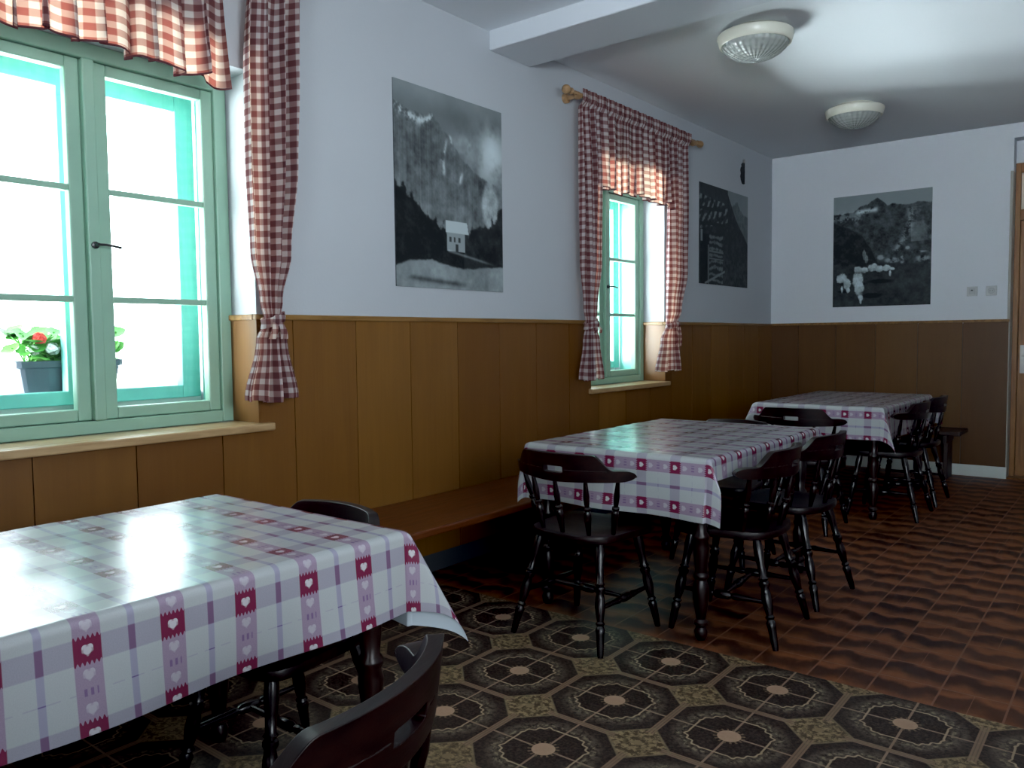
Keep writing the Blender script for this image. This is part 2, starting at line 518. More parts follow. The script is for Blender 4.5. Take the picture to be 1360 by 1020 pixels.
def window(n, w0, w1, mid, sill_over):
    r = root_struct('window_%d' % n)
    zb, zt = WZ0 + .012, WZ1
    bm = bmesh.new()
    frame(bm, -.245, -.18, w0 + .001, w1 - .001, zb, zt, .058, .058, .05, .06)
    obj('window_frame', bm, MAT['paint_in'], r, bevel=.005)
    for (a, b) in ((w0 + .06, mid - .024), (mid + .024, w1 - .06)):
        bm = bmesh.new()
        frame(bm, -.238, -.194, a, b, zb + .052, zt - .062, .052, .052, .045, .045)
        s = obj('sash', bm, MAT['paint_in'], r, bevel=.006)
        bm = bmesh.new()
        for z in (1.415, 1.833): box(bm, -.234, -.200, a + .05, b - .05, z - .012, z + .012)
        obj('glazing_bar', bm, MAT['paint_in'], s, bevel=.004)
        obj('pane', boxes((-.218, -.215, a + .045, b - .045, zb + .09, zt - .1)), MAT['glass'], s)
    obj('mullion', boxes((-.236, -.170, mid - .0235, mid + .0235, zb + .051, zt - .061)), MAT['paint_in'], r, bevel=.007)
    bm = bmesh.new()
    lathe(bm, [(0, .014), (.25, .014), (.3, .007), (1, .006)], (-.172, mid, 1.62), (-.135, mid, 1.62), 10)
    tube(bm, [(-.14, mid, 1.62), (-.137, mid + .03, 1.621), (-.137, mid + .085, 1.614)], .005)
    obj('window_latch', bm, MAT['dark_metal'], r, smooth=True)
    # the outer frame of the box window, its sashes opened away
    bm = bmesh.new()
    frame(bm, -.44, -.385, w0 + .04, w1 - .04, 1.0, zt - .04, .085, .085, .055, .085)
    box(bm, -.44, -.385, mid - .03, mid + .018, 1.05, zt - .12)
    obj('outer_frame', bm, MAT['paint_out'], r, bevel=.004)
    # painted lining between the two frames
    bm = boxes((-.384, -.246, w0 + .001, w0 + .03, zb, zt), (-.384, -.246, w1 - .03, w1 - .001, zb, zt),
               (-.384, -.246, w0 + .03, w1 - .03, zb, zb + .06), (-.384, -.246, w0 + .03, w1 - .03, zt - .05, zt))
    obj('box_lining', bm, MAT['paint_out'], r)
    obj('outer_sill', boxes((-.66, -.446, w0 + .002, w1 - .002, .90, 1.022)), MAT['stone'], r, bevel=.006)
    o0, o1 = sill_over
    obj('window_sill', boxes((-.178, .001, w0 + .001, w1 - .001, WZ0 - .02, WZ0 + .011), (.0012, .048, w0 - o0, w1 + o1, WZ0 - .022, WZ0 + .011)),
        MAT['sill'], r, bevel=.006)
    return r
window(1, *W1, 1.445, (.05, .05))
window(2, *W2, 5.15, (.02, .02))

# ------------------------------------------------------------------ flower trough outside window one
fl = thing('flower_trough', 'grey trough of red and white geraniums outside the large near window', 'planter', (-.52, 1.465, 1.022))
pts = []
bm = bmesh.new()
def ring(hy, hx, z, rib=0):
    out = []
    for k in range(56):
        t = 2 * PI * k / 56
        c, s = math.cos(t), math.sin(t)
        q = (abs(c) ** 6 + abs(s) ** 6) ** (-1 / 6)
        rr = 1 + rib * (.03 if k % 4 == 0 else 0)
        out.append(bm.verts.new((hx * q * c * rr, hy * q * s, z)))
    return out
rs = [ring(.178, .058, 0), ring(.181, .060, .01, 1), ring(.200, .072, .125, 1), ring(.214, .080, .13), ring(.216, .082, .155), ring(.205, .071, .155), ring(.200, .068, .125)]
for p, q in zip(rs, rs[1:]):
    for k in range(56): bm.faces.new((p[k], p[(k + 1) % 56], q[(k + 1) % 56], q[k]))
bm.faces.new(rs[0]); bm.faces.new(rs[-1])
obj('trough', bm, MAT['trough'], fl)
bm = bmesh.new(); prism(bm, [(-.06, -.19), (.06, -.19), (.06, .19), (-.06, .19)], .127, .14)
obj('soil', bm, MAT['soil'], fl)
rg = random.Random(3)
bl = bmesh.new(); bs_ = bmesh.new()
def leaf(bm, c, r, nrm):
    nrm = Vector(nrm).normalized(); u = nrm.orthogonal().normalized(); w = nrm.cross(u)
    cv = bm.verts.new(Vector(c) - nrm * r * .22); n = 16; vs = []
    for k in range(n):
        t = 2 * PI * k / n; q = r * (1 + .12 * math.cos(5 * t)) * (1 - .35 * max(0, math.cos(t)) ** 6)
        vs.append(bm.verts.new(Vector(c) + (u * math.cos(t) + w * math.sin(t)) * q))
    for k in range(n): bm.faces.new((cv, vs[k], vs[(k + 1) % n]))
def stem(bm, a, b, r=.003):
    a, b = Vector(a), Vector(b); m_ = (a + b) / 2 + Vector((0, 0, .02)); tube(bm, [a, m_, b], r, 5)
for (cy, h, n) in ((-.13, .13, 26), (-.045, .10, 22), (.04, .10, 18), (.15, .16, 24)):
    for k in range(n):
        e = Vector((rg.uniform(-.08, .08), cy + rg.uniform(-.075, .075), .155 + rg.uniform(.0, h)))
        stem(bs_, (rg.uniform(-.03, .03), cy + rg.uniform(-.02, .02), .138), e)
        leaf(bl, e, rg.uniform(.028, .044), (rg.uniform(-.6, .9), rg.uniform(-.6, .6), 1))
def bloom(bm, c, n, sp):
    for k in range(n):
        d = Vector((rg.gauss(0, 1), rg.gauss(0, 1), rg.gauss(0, 1))).normalized()
        leaf(bm, Vector(c) + d * sp, .014, d + Vector((.2, 0, .2)))
for c, mt_, n in (((.05, -.115, .245), 'red', 26), ((.07, -.075, .205), 'white', 26), ((.07, -.0, .175), 'white', 20), ((.05, -.14, .20), 'white', 16), ((.04, .13, .27), 'red', 16), ((.075, .06, .18), 'white', 14)):
    stem(bs_, (0, c[1], .138), c, .003); b_ = bmesh.new(); bloom(b_, c, n, .021)
    fo = obj('flower', b_, MAT[mt_], fl); fo['label'] = mt_ + ' flower head'
obj('leaves', bl, MAT['leaf'], fl, True); obj('stems', bs_, MAT['leaf'], fl, True)

# ------------------------------------------------------------------ curtains
def sst(x, a, b):
    t = np.clip((x - a) / (b - a), 0, 1); return t * t * (3 - 2 * t)

def interp(keys, z):
    ks = sorted(keys)
    if z <= ks[0][0]: return ks[0][1:]
    for p, q in zip(ks, ks[1:]):
        if z <= q[0]:
            t = (z - p[0]) / (q[0] - p[0]); t = t * t * (3 - 2 * t)
            return tuple(a + (b - a) * t for a, b in zip(p[1:], q[1:]))
    return ks[-1][1:]

def cloth_mesh(name, fn, nu, nv, mat, parent=None, mi=None):
    """fn(s,t)->(x,y,z,u,v)"""
    me = bpy.data.meshes.new(name)
    V, F, UV = [], [], []
    for j in range(nv + 1):
        for i in range(nu + 1):
            x, y, z, u, v = fn(i / nu, j / nv); V.append((x, y, z)); UV.append((u, v))
    for j in range(nv):
        for i in range(nu):
            a = j * (nu + 1) + i; F.append((a, a + 1, a + nu + 2, a + nu + 1))
    me.from_pydata(V, [], F)
    l = me.uv_layers.new(name='cloth')
    idx = np.zeros(len(me.loops), int); me.loops.foreach_get('vertex_index', idx)
    l.data.foreach_set('uv', np.array(UV)[idx].ravel())
    o = link(name, me, mat, parent, True)
    if mi: me.polygons.foreach_set('material_index', [mi(k // nu, nv) for k in range(len(me.polygons))])
    return o

def fold(s, n, ph, sharp=.35):
    t = s * n * 2 * PI + ph
    return math.sin(t + sharp * math.sin(t)) + .35 * math.sin(2.3 * t + ph * 1.7)

def curtain_panel(name, keys, ztop, zbot, folds, fabric, ph, xb=.095, gather=.016, parent=None):
    """keys: (z, yl, yr, depth)"""
    def fn(s, t):
        z = ztop + (zbot - ztop) * t
        yl, yr, dp = interp(keys, z)
        yy = yl + (yr - yl) * s + .18 * (yr - yl) / folds * math.sin(2 * PI * folds * s + ph + 1)
        x = xb + dp * fold(s, folds, ph + .9 * t)
        hz = z + .008 * math.sin(9 * s + ph) * max(0, (t - .93) / .07)
        k = sst(z, ztop - .11, ztop - .06); x = x * (1 - k) + k * (.124 + .006 * math.sin(s * folds * 1.7 * 2 * PI + ph))
        return (x, yy, hz, s * fabric, z)
    return cloth_mesh(name, fn, 110, 130, MAT['gingham'], parent)

def tie(name, cy, cx, z, ry, rx, parent, tail_y, tail_len):
    bm = bmesh.new()
    pts = [(cx + rx * math.cos(a), cy + ry * math.sin(a), z + .018 * math.sin(a)) for a in [2 * PI * k / 20 for k in range(21)]]
    n = len(pts); rows = []
    for (x, y, zz) in pts:
        rows.append([bm.verts.new((x + (.006 if q == 1 else 0), y, zz + d)) for q, d in enumerate((-.020, 0, .020))])
    for p, q in zip(rows, rows[1:]):
        for k in range(2): bm.faces.new((p[k], q[k], q[k + 1], p[k + 1]))
    # knot and two tails
    bmesh.ops.create_icosphere(bm, subdivisions=2, radius=.02, matrix=Matrix.Translation((cx + rx + .006, cy + tail_y, z)) @ Matrix.Diagonal((.7, 1, 1.2, 1)))
    for sgn in (-1, 1):
        pr = None
        for k in range(7):
            t = k / 6
            y = cy + tail_y + sgn * (.012 + .018 * t); x = cx + rx + .008 + .012 * math.sin(3 * t)
            zz = z - .01 - tail_len * t
            cur = [bm.verts.new((x, y - .013 - .006 * t, zz)), bm.verts.new((x + .004, y, zz)), bm.verts.new((x, y + .013 + .006 * t, zz))]
            if pr:
                for q in range(2): bm.faces.new((pr[q], cur[q], cur[q + 1], pr[q + 1]))
            pr = cur
    me_uv = bm.loops.layers.uv.new('cloth')
    for f in bm.faces:
        for l in f.loops: l[me_uv].uv = (l.vert.co.y * 1.4 + .5 * l.vert.co.x, l.vert.co.z * 1.2)
    return obj(name, bm, MAT['gingham'], parent, True, angle=0)

def valance(name, yl, yr, ztop, zb, folds, ph, xb=.105):
    def fn(s, t):
        sc = .014 * math.sin(s * folds * 2 * PI * .5 + ph) + .01 * math.sin(s * 11 + ph)
        zbot = zb + sc - .018 * (s > .97)
        z = ztop + (zbot - ztop) * t
        y = yl + (yr - yl) * s + (.010 + .02 * t) * math.sin(2 * PI * folds * s + ph + 1.2)
        dp = (.010 + .022 * t) * (.75 + .45 * math.sin(7.3 * s + ph))
        x = xb + dp * fold(s + .022 * math.sin(9 * s + ph), folds, ph + .6 * t)
        k = 1 - sst(t, .10, .20); x = x * (1 - k) + k * (.125 + .006 * math.sin(s * folds * 1.9 * 2 * PI + ph))
        return (x, y, z, s * (yr - yl) * 1.75, z - sc * t)
    return cloth_mesh(name, fn, int(150 * (yr - yl)) + 60, 70, [MAT['gingham'], MAT['binding']], mi=lambda j, nv: 1 if j >= nv - 1 else 0)

ROD_Z = 2.792
# near window
o = curtain_panel('gingham_curtain', [(2.83, 1.955, 2.235, .02), (2.35, 1.93, 2.215, .035), (2.0, 1.93, 2.20, .035), (1.62, 1.945, 2.155, .028), (1.42, 1.985, 2.10, .018), (1.335, 2.005, 2.085, .014), (1.25, 1.96, 2.12, .02), (1.0, 1.895, 2.175, .03)], 2.83, .995, 3.6, 1.0, .4)
tag(o, 'long red gingham curtain tied back at the right side of the large near window', 'curtain')
tie('tie_band', 2.045, .095, 1.335, .055, .04, o, -.01, .07)
tag(valance('curtain_valance', .42, 1.835, 2.83, 2.275, 15, 1.0), 'red gingham valance across the top of the large near window', 'valance')
# far window
o = curtain_panel('gingham_curtain', [(2.83, 4.38, 4.62, .02), (2.3, 4.39, 4.64, .03), (1.75, 4.40, 4.62, .03), (1.45, 4.43, 4.575, .018), (1.335, 4.45, 4.56, .014), (1.22, 4.42, 4.60, .02), (.97, 4.37, 4.645, .028)], 2.83, .965, 3.4, .95, 1.2)
tag(o, 'red gingham curtain tied at the left side of the narrow far window', 'curtain')
tie('tie_band', 4.505, .095, 1.335, .065, .038, o, .01, .05)
o = curtain_panel('gingham_curtain', [(2.83, 5.62, 5.92, .02), (2.3, 5.63, 5.90, .03), (1.75, 5.62, 5.885, .03), (1.45, 5.60, 5.80, .02), (1.335, 5.585, 5.72, .014), (1.22, 5.52, 5.75, .022), (.98, 5.45, 5.80, .028)], 2.83, .985, 3.4, .95, 2.6)
tag(o, 'red gingham curtain tied at the right side of the narrow far window', 'curtain')
tie('tie_band', 5.65, .095, 1.34, .07, .04, o, .02, .16)
tag(valance('curtain_valance', 4.60, 5.64, 2.83, 2.24, 11, 2.0), 'red gingham valance gathered across the top of the narrow far window', 'valance')

def rod(name, a, b, label):
    t = thing(name, label, 'curtain rod', (.1, (a + b) / 2, ROD_Z)); L = (b - a) / 2
    bm = bmesh.new(); lathe(bm, [(0, .014), (1, .014)], (0, -L + .09, 0), (0, L - .09, 0), 14); obj('pole', bm, MAT['rod'], t, True)
    for s in (-1, 1):
        bm = bmesh.new()
        lathe(bm, [(0, .016), (.12, .022), (.2, .016), (.3, .013), (.45, .022), (.62, .029), (.8, .027), (.93, .016), (1, .004)], (0, s * (L - .095), 0), (0, s * L, 0), 16)
        obj('finial', bm, MAT['rod'], t, True)
        bm = bmesh.new()
        lathe(bm, [(0, .032), (.2, .032), (.25, .015), (.7, .015), (.8, .024), (1, .024)], (-.098, s * (L - .155), -.012), (0.012, s * (L - .155), -.012), 14)
        obj('bracket', bm, MAT['rod'], t, True)
    return t
rod('curtain_rod', 4.20, 6.16, 'turned pine curtain rod with bulbous ends above the narrow far window')
rod('curtain_rod', .28, 2.36, 'pine curtain rod above the large near window')

# ------------------------------------------------------------------ pictures on the walls (flat prints on board)
def vnoise(rs, h, w, f):
    g = rs.rand(int(f) + 3, int(f * w / h) + 3)
    y = np.linspace(0, f, h); x = np.linspace(0, f * w / h, w)
    yi, xi = y.astype(int), x.astype(int); ty = (y - yi)[:, None]; tx = (x - xi)[None]
    ty = ty * ty * (3 - 2 * ty); tx = tx * tx * (3 - 2 * tx)
    a = g[yi][:, xi]; b = g[yi][:, xi + 1]; c = g[yi + 1][:, xi]; d = g[yi + 1][:, xi + 1]
    return (a * (1 - tx) + b * tx) * (1 - ty) + (c * (1 - tx) + d * tx) * ty
def fbm(seed, h, w, f, o=5, k=.55):
    rs = np.random.RandomState(seed); r = 0; a = 1; t = 0
    for _ in range(o):
        r = r + a * vnoise(rs, h, w, f); t += a; a *= k; f *= 2
    return r / t
def sst(x, a, b):
    t = np.clip((x - a) / (b - a), 0, 1); return t * t * (3 - 2 * t)
def poly(u, pts):
    xs, ys = zip(*pts); return np.interp(u, xs, ys)

def print_valley(U, V, h, w):
    n = fbm(1, h, w, 5); f = fbm(2, h, w, 22, 4, .7)
    streak = np.repeat(fbm(5, 8, w, 1.2, 5, .8)[4:5], h, 0); st2 = fbm(9, h, w, 14)
    col = .36 + .12 * (n - .5) - .10 * sst(V, 0, .12)
    cloud = np.exp(-(((U - .9) / .22) ** 2 + ((V - .30) / .14) ** 2)) + .7 * np.exp(-(((U - .63) / .12) ** 2 + ((V - .24) / .05) ** 2)) + .6 * np.exp(-(((U - .9) / .1) ** 2 + ((V - .18) / .1) ** 2))
    col = col + .42 * cloud * sst(n, .25, .6)
    ridge = poly(U, [(0, .10), (.12, .13), (.25, .14), (.32, .11), (.40, .17), (.5, .22), (.58, .30), (.7, .36), (.85, .40), (1, .42)]) + .03 * (f - .5)
    mt = sst(V - ridge, -.006, .012)
    rock = .20 + .22 * (streak - .45) + .24 * (f - .5) + .16 * (st2 - .5) + .04 * sst(V, .3, .6)
    snow = np.exp(-((V - ridge - .025) / .022) ** 2) * (U < .33) * sst(f, .35, .6)
    col = col * (1 - mt) + rock * mt + .45 * snow * mt
    for (a, b, c, d) in ((.46, .22, .40, .36), (.60, .38, .57, .45), (.42, .33, .43, .42), (.48, .2, .5, .25)):
        t = np.clip((V - b) / (d - b), 0, 1); cx = a + (c - a) * t
        col += .38 * np.exp(-((U - cx + .03 * (f - .5)) / .012) ** 2) * np.exp(-((V - (b + d) / 2) / ((d - b) * .42)) ** 4) * sst(f, .25, .55)
    cl = sst(1 - np.hypot((U - .87) / .10, (V - .53) / .15), 0, .35)
    col = col * (1 - cl) + (.50 + .5 * (f - .5)) * cl
    fo = poly(U, [(0, .47), (.08, .50), (.2, .57), (.33, .64), (.42, .66), (.55, .68), (.68, .66), (.8, .63), (.92, .58), (1, .50)]) + .09 * (f - .5) + .03 * np.abs(np.sin(U * 46))
    fm = sst(V - fo, -.01, .02)
    col = col * (1 - fm) + (.030 + .13 * np.clip(f - .46, 0, 1) + .10 * (U > .6) * np.clip(st2 - .4, 0, 1)) * fm
    def rect(a, b, c, d): return (U > a) & (U < b) & (V > c) & (V < d)
    roof = (V > .645) & (V < .705) & (U > .43 + .05 * (.705 - V)) & (U < .65 - .3 * (.705 - V))
    col = np.where(roof, .66, col)
    col = np.where(rect(.44, .61, .705, .80), .42, col)
    for a in (.465, .505, .55): col = np.where(rect(a, a + .018, .725, .755), .10, col)
    col = np.where(rect(.52, .545, .76, .80), .09, col)
    gd = sst(V - poly(U, [(0, .89), (.12, .86), (.3, .85), (.45, .87), (.6, .885), (.8, .87), (1, .855)]) - .02 * (f - .5), 0, .012)
    col = col * (1 - gd) + (.36 + .30 * (n - .5) + .2 * (f - .5)) * gd
    road = np.exp(-((V - .965 - .05 * (U - .4)) / .014) ** 2) * sst(U, .05, .15) * (1 - sst(U, .5, .72)) * sst(n, .3, .6)
    col = col - .25 * road
    fence = np.exp(-((V - (.80 + .12 * (U - .45))) / .006) ** 2) * (U > .45)
    return col + .2 * fence * (1 - sst(U, .75, .95))

def print_sheep(U, V, h, w):
    n = fbm(11, h, w, 5); f = fbm(12, h, w, 24, 4, .7); s2 = fbm(13, h, w, 12)
    col = .36 + .05 * (n - .5)
    ridge = poly(U, [(0, .155), (.1, .15), (.22, .14), (.28, .10), (.36, .085), (.40, .055), (.46, .035), (.52, .07), (.56, .11), (.64, .10), (.72, .115), (.80, .115), (.86, .10), (1, .115)]) + .02 * (f - .5)
    mt = sst(V - ridge, 0, .012)
    col = col * (1 - mt) + (.105 + .22 * (f - .5) + .12 * (s2 - .5)) * mt
    snow = np.exp(-((V - (.155 - .06 * (U - .25))) / .018) ** 2) * sst(U, .22, .28) * (1 - sst(U, .44, .48))
    col += .55 * snow * sst(f, .3, .5) + .16 * np.exp(-((V - .2) / .05) ** 2) * (U < .3) * sst(f, .45, .6)
    cx = poly(V, [(.15, .80), (.3, .79), (.42, .74), (.5, .66)]); col += .22 * np.exp(-((U - cx) / .035) ** 2) * (V > .16) * (V < .52) * sst(f, .35, .6)
    col += .10 * (U > .8) * (V < .45) * (V > .15) * sst(s2, .4, .6)
    hill = sst(V - poly(U, [(0, .22), (.15, .28), (.3, .35), (.4, .48), (.47, .60), (.5, .7), (1, .7)]) + .05 * (f - .5), 0, .02) * (U < .5)
    col = col * (1 - hill) + (.03 + .11 * np.clip(f - .42, 0, 1)) * hill
    md = sst(V - poly(U, [(0, .60), (.3, .63), (.5, .61), (.7, .62), (1, .64)]) + .03 * (f - .5), 0, .02)
    col = col * (1 - md) + (.068 + .10 * (f - .5) + .06 * (n - .5)) * md
    for (a, b, rx, ry) in ((.62, .60, .10, .03), (.5, .57, .05, .03), (.77, .5, .03, .02), (.72, .60, .03, .05), (.92, .60, .09, .035), (.88, .54, .1, .012)):
        d = 1 - np.hypot((U - a) / rx, (V - b) / ry); col += .26 * sst(d, 0, .6) * sst(f, .3, .6)
    for (a, b, rx, ry) in ((.30, .80, .06, .02), (.50, .78, .16, .025), (.42, .905, .13, .03), (.12, .86, .08, .015)):
        d = 1 - np.hypot((U - a) / rx, (V - b) / ry); col *= 1 - .75 * sst(d, 0, .5)
    for (a, b, rx, ry) in ((.095, .74, .065, .05), (.15, .79, .045, .055), (.165, .85, .022, .028), (.27, .76, .062, .085), (.285, .84, .055, .075), (.30, .92, .028, .035), (.30, .955, .012, .03), (.27, .67, .05, .04), (.335, .675, .045, .03),
                           (.43, .655, .065, .04), (.49, .67, .045, .035), (.56, .665, .05, .03), (.62, .675, .03, .014), (.60, .715, .014, .03), (.10, .84, .012, .04), (.33, .54, .022, .05), (.355, .58, .02, .04)):
        d = 1 - np.hypot((U - a) / rx, (V - b) / ry); k = sst(d + .55 * (f - .5), 0, .3) * (.4 if b < .6 else 1)
        col = col * (1 - k) + (.50 + .7 * (f - .5) + .28 * np.clip((b - V) / ry, -1, 1) * .5 + .10 * np.clip(d, 0, 1)) * k
    return col

def print_hut(U, V, h, w):
    n = fbm(21, h, w, 5); f = fbm(22, h, w, 24, 4, .7); s2 = fbm(23, h, w, 9)
    col = .33 + .06 * (n - .5)
    mtn = poly(U, [(0, .1), (.6, .16), (.7, .12), (.76, .07), (.82, .16), (.9, .20), (1, .22)]) + .04 * (f - .5)
    k = sst(V - mtn, 0, .02); col = col * (1 - k) + (.20 + .16 * (f - .5)) * k
    hill = poly(U, [(0, .0), (.55, .02), (.62, .12), (.72, .26), (.82, .36), (.92, .44), (1, .52)])
    k = sst(V - hill + .02 * (f - .5), 0, .015); col = col * (1 - k) + (.055 + .12 * np.clip(f - .45, 0, 1)) * k
    ft = sst(V - .70 + .05 * (f - .5), 0, .05); col = col * (1 - ft) + (.075 + .16 * (f - .5)) * ft
    # shingled roof running down to the left eave
    rf = (V < .46 - .22 * U) & (U < .56) & (V > .10 + .12 * U * 0)
    sh = .5 + .5 * np.sin((V * 1.0 + U * .25) * 2 * PI * 9); pl = .5 + .5 * np.sin((U * 1.0 + V * .55) * 2 * PI * 11 + 3 * n)
    col = np.where(rf, .06 + .24 * sst(pl + 1.3 * (f - .5), .3, 1.0) * sst(sh + .8 * (s2 - .5), .05, .6) + .12 * (f - .5), col)
    col = np.where((V < .11 + .16 * U * .5) & (U < .56), .055 + .05 * f, col)
    for v0 in (.25, .40): col = np.where((np.abs(V - v0 + .05 * U) < .016) & (U < .5), .05, col)
    # log wall
    wl = (U > .18) & (U < .46) & (V > .47)
    lg = .5 + .5 * np.sin(V * 2 * PI * 15 + 9 * n) + 1.2 * (f - .5)
    col = np.where(wl, .05 + .17 * sst(lg, .3, .9) * (.5 + f), col)
    col = np.where((U < .18) & (V > .50), .022 + .03 * f, col)
    col = np.where((U > .02) & (U < .055) & (V > .46) & (V < .58), .34, col)
    col = np.where((np.abs(U - .17 - .0) < .012) & (V > .6), .2, col)
    col = np.where((np.abs(V - .96 + .35 * (U - .2)) < .012) & (U > .1) & (U < .5), .30, col)
    for v0 in (.665, .74): col = np.where((np.abs(V - v0) < .008) & (U > .18) & (U < .47), .24, col)
    return col

def ink():
    m = M('photo_print'); a = m.n('ShaderNodeVertexColor'); a.layer_name = 'print'
    return m.pbr(a.outputs[0], .55, .3)
MAT['print'] = ink()
def picture(name, place, w_m, h_m, fn, label, tint):
    nw, nh = 190, int(190 * h_m / w_m)
    U, V = np.meshgrid(np.linspace(0, 1, nw), np.linspace(0, 1, nh))
    c = np.clip(fn(U, V, nh, nw), .02, .8) ** 1.25
    verts = [place(u, v, .008) for u, v in zip(U.ravel(), V.ravel())]
    cols = np.stack([c * tint[0], c * tint[1], c * tint[2], np.ones_like(c)], -1).reshape(-1, 4)
    faces = []
    for j in range(nh - 1):
        for i in range(nw - 1):
            a = j * nw + i; faces.append((a, a + 1, a + nw + 1, a + nw))
    # board edge
    per = [i for i in range(nw)] + [j * nw + nw - 1 for j in range(1, nh)] + [(nh - 1) * nw + i for i in range(nw - 2, -1, -1)] + [j * nw for j in range(nh - 2, 0, -1)]
    b0 = len(verts)
    for k in per:
        verts.append(place(U.ravel()[k], V.ravel()[k], .0005))
    cols = np.concatenate([cols, np.tile([.08, .09, .1, 1], (len(per), 1))])
    n = len(per)
    for k in range(n): faces.append((per[k], b0 + k, b0 + (k + 1) % n, per[(k + 1) % n]))
    me = bpy.data.meshes.new(name); me.from_pydata(verts, [], faces)
    l = me.color_attributes.new('print', 'FLOAT_COLOR', 'POINT'); l.data.foreach_set('color', cols.astype(np.float32).ravel())
    o = link(name, me, MAT['print']); tag(o, label, 'picture', 'mountain prints')
    return o
picture('wall_picture', lambda u, v, d: (d, 2.8456 + .8527 * u, 2.5519 - 1.0347 * v), .853, 1.035, print_valley,
        'large black and white print of a house under cliffs between the windows', (.84, .96, 1.0))
picture('wall_picture', lambda u, v, d: (d, 6.3204 + 1.0217 * u, 2.5358 - .8438 * v), 1.022, .844, print_hut,
        'black and white print of a shingled wooden hut beside the far window', (.84, .97, 1.0))
picture('wall_picture', lambda u, v, d: (.6006 + .8441 * u, D - d, 2.5394 - 1.033 * v), .844, 1.033, print_sheep,
        'black and white print of white sheep below mountains on the back wall', (.80, .95, 1.0))

# small dark ornament above the hut picture
t = thing('wall_ornament', 'small dark upright ornament high on the wall above the hut picture', 'ornament', (0, 7.235, 2.735))
bm = bmesh.new()
pf = [(-.095, .010), (-.08, .028), (-.06, .045), (-.03, .058), (.0, .046), (.025, .058), (.05, .05), (.065, .03), (.08, .036), (.095, .02), (.102, .006)]
lft = [bm.verts.new((.001, -w_, z)) for z, w_ in pf]; rgt = [bm.verts.new((.001, w_, z)) for z, w_ in pf]; md = [bm.verts.new((.022, 0, z)) for z, w_ in pf]
for k in range(len(pf) - 1):
    bm.faces.new((lft[k], md[k], md[k + 1], lft[k + 1])); bm.faces.new((md[k], rgt[k], rgt[k + 1], md[k + 1]))
obj('carved_body', bm, MAT['dark_metal'], t)
bm = bmesh.new(); bmesh.ops.create_icosphere(bm, subdivisions=2, radius=.02, matrix=Matrix.Translation((.014, 0, .112)) @ Matrix.Diagonal((.6, 1, 1, 1)))
obj('knob', bm, MAT['metal'], t, True)

# switch and socket near the door
t = thing('light_switch', 'square white light switch left of the socket on the back wall', 'switch', (1.77, D, 1.607))
obj('plate', boxes((-.041, .041, -.010, -.0005, -.041, .041)), MAT['plastic'], t, bevel=.003)
o = obj('rocker', boxes((-.024, .024, -.016, -.010, -.027, .027)), MAT['rocker'], t, bevel=.002); o.rotation_euler = (math.radians(3), 0, 0)
bm = bmesh.new(); prism(bm, [(-.012, -.0), (.012, 0), (0, .012)], -.0008, .0008)
bmesh.ops.transform(bm, matrix=Matrix.Translation((0, -.0185, .004)) @ Matrix.Rotation(PI / 2, 4, 'X'), verts=bm.verts)
obj('symbol', bm, MAT['black'], t)
t = thing('wall_socket', 'square white socket with round well nearest the door on the back wall', 'socket', (1.915, D, 1.607))
obj('plate', boxes((-.041, .041, -.010, -.0005, -.041, .041)), MAT['plastic'], t, bevel=.003)
bm = bmesh.new(); lathe(bm, [(0, .027), (.6, .027), (.8, .025), (1, .019)], (0, -.0095, 0), (0, -.0145, 0), 20); obj('well', bm, MAT['rocker'], t, True)
bm = bmesh.new()
for s in (-1, 1): lathe(bm, [(0, .003), (1, .003)], (s * .0095, -.0140, 0), (s * .0095, -.0152, 0), 8)
obj('pin_holes', bm, MAT['black'], t)

# ------------------------------------------------------------------ ceiling lamps
def lamp(loc, label):
    t = thing('ceiling_lamp', label, 'lamp', loc, group='ceiling lamps')
    bm = bmesh.new()
    prof = [(0, .0), (.150, -.0005), (.160, -.012), (.200, -.022), (.211, -.030), (.212, -.038), (.200, -.082), (.192, -.088), (.184, -.082)]
    def rev(prof, n=48, wob=0):
        rings = []
        for r, z in prof:
            rings.append([bm.verts.new((max(r, .0005) * math.cos(2 * PI * k / n), max(r, .0005) * math.sin(2 * PI * k / n), z)) for k in range(n)])
        for p, q in zip(rings, rings[1:]):
            for k in range(n): bm.faces.new((p[k], p[(k + 1) % n], q[(k + 1) % n], q[k]))
    rev(prof); obj('rim', bm, MAT['cream'], t, True)
    bm = bmesh.new()
    rev([(.187, -.080), (.184, -.092), (.172, -.108), (.150, -.128), (.118, -.147), (.085, -.160), (.05, -.170), (.02, -.174), (0, -.175)], 64)
    obj('glass_bowl', bm, MAT['lamp'], t, True)
    bm = bmesh.new(); lathe(bm, [(0, .03), (.4, .03), (.5, .02), (.7, .03), (.9, .025), (1, .008)], (0, 0, -.002), (0, 0, -.115), 14)
    obj('bulb', bm, MAT['cream'], t, True)
    return t
L1 = lamp((1.175, 4.576, HC), 'round glass ceiling lamp nearer the beam')
L2 = dup(L1, (1.17, 6.56, HC), .6, 'round glass ceiling lamp nearer the back wall')

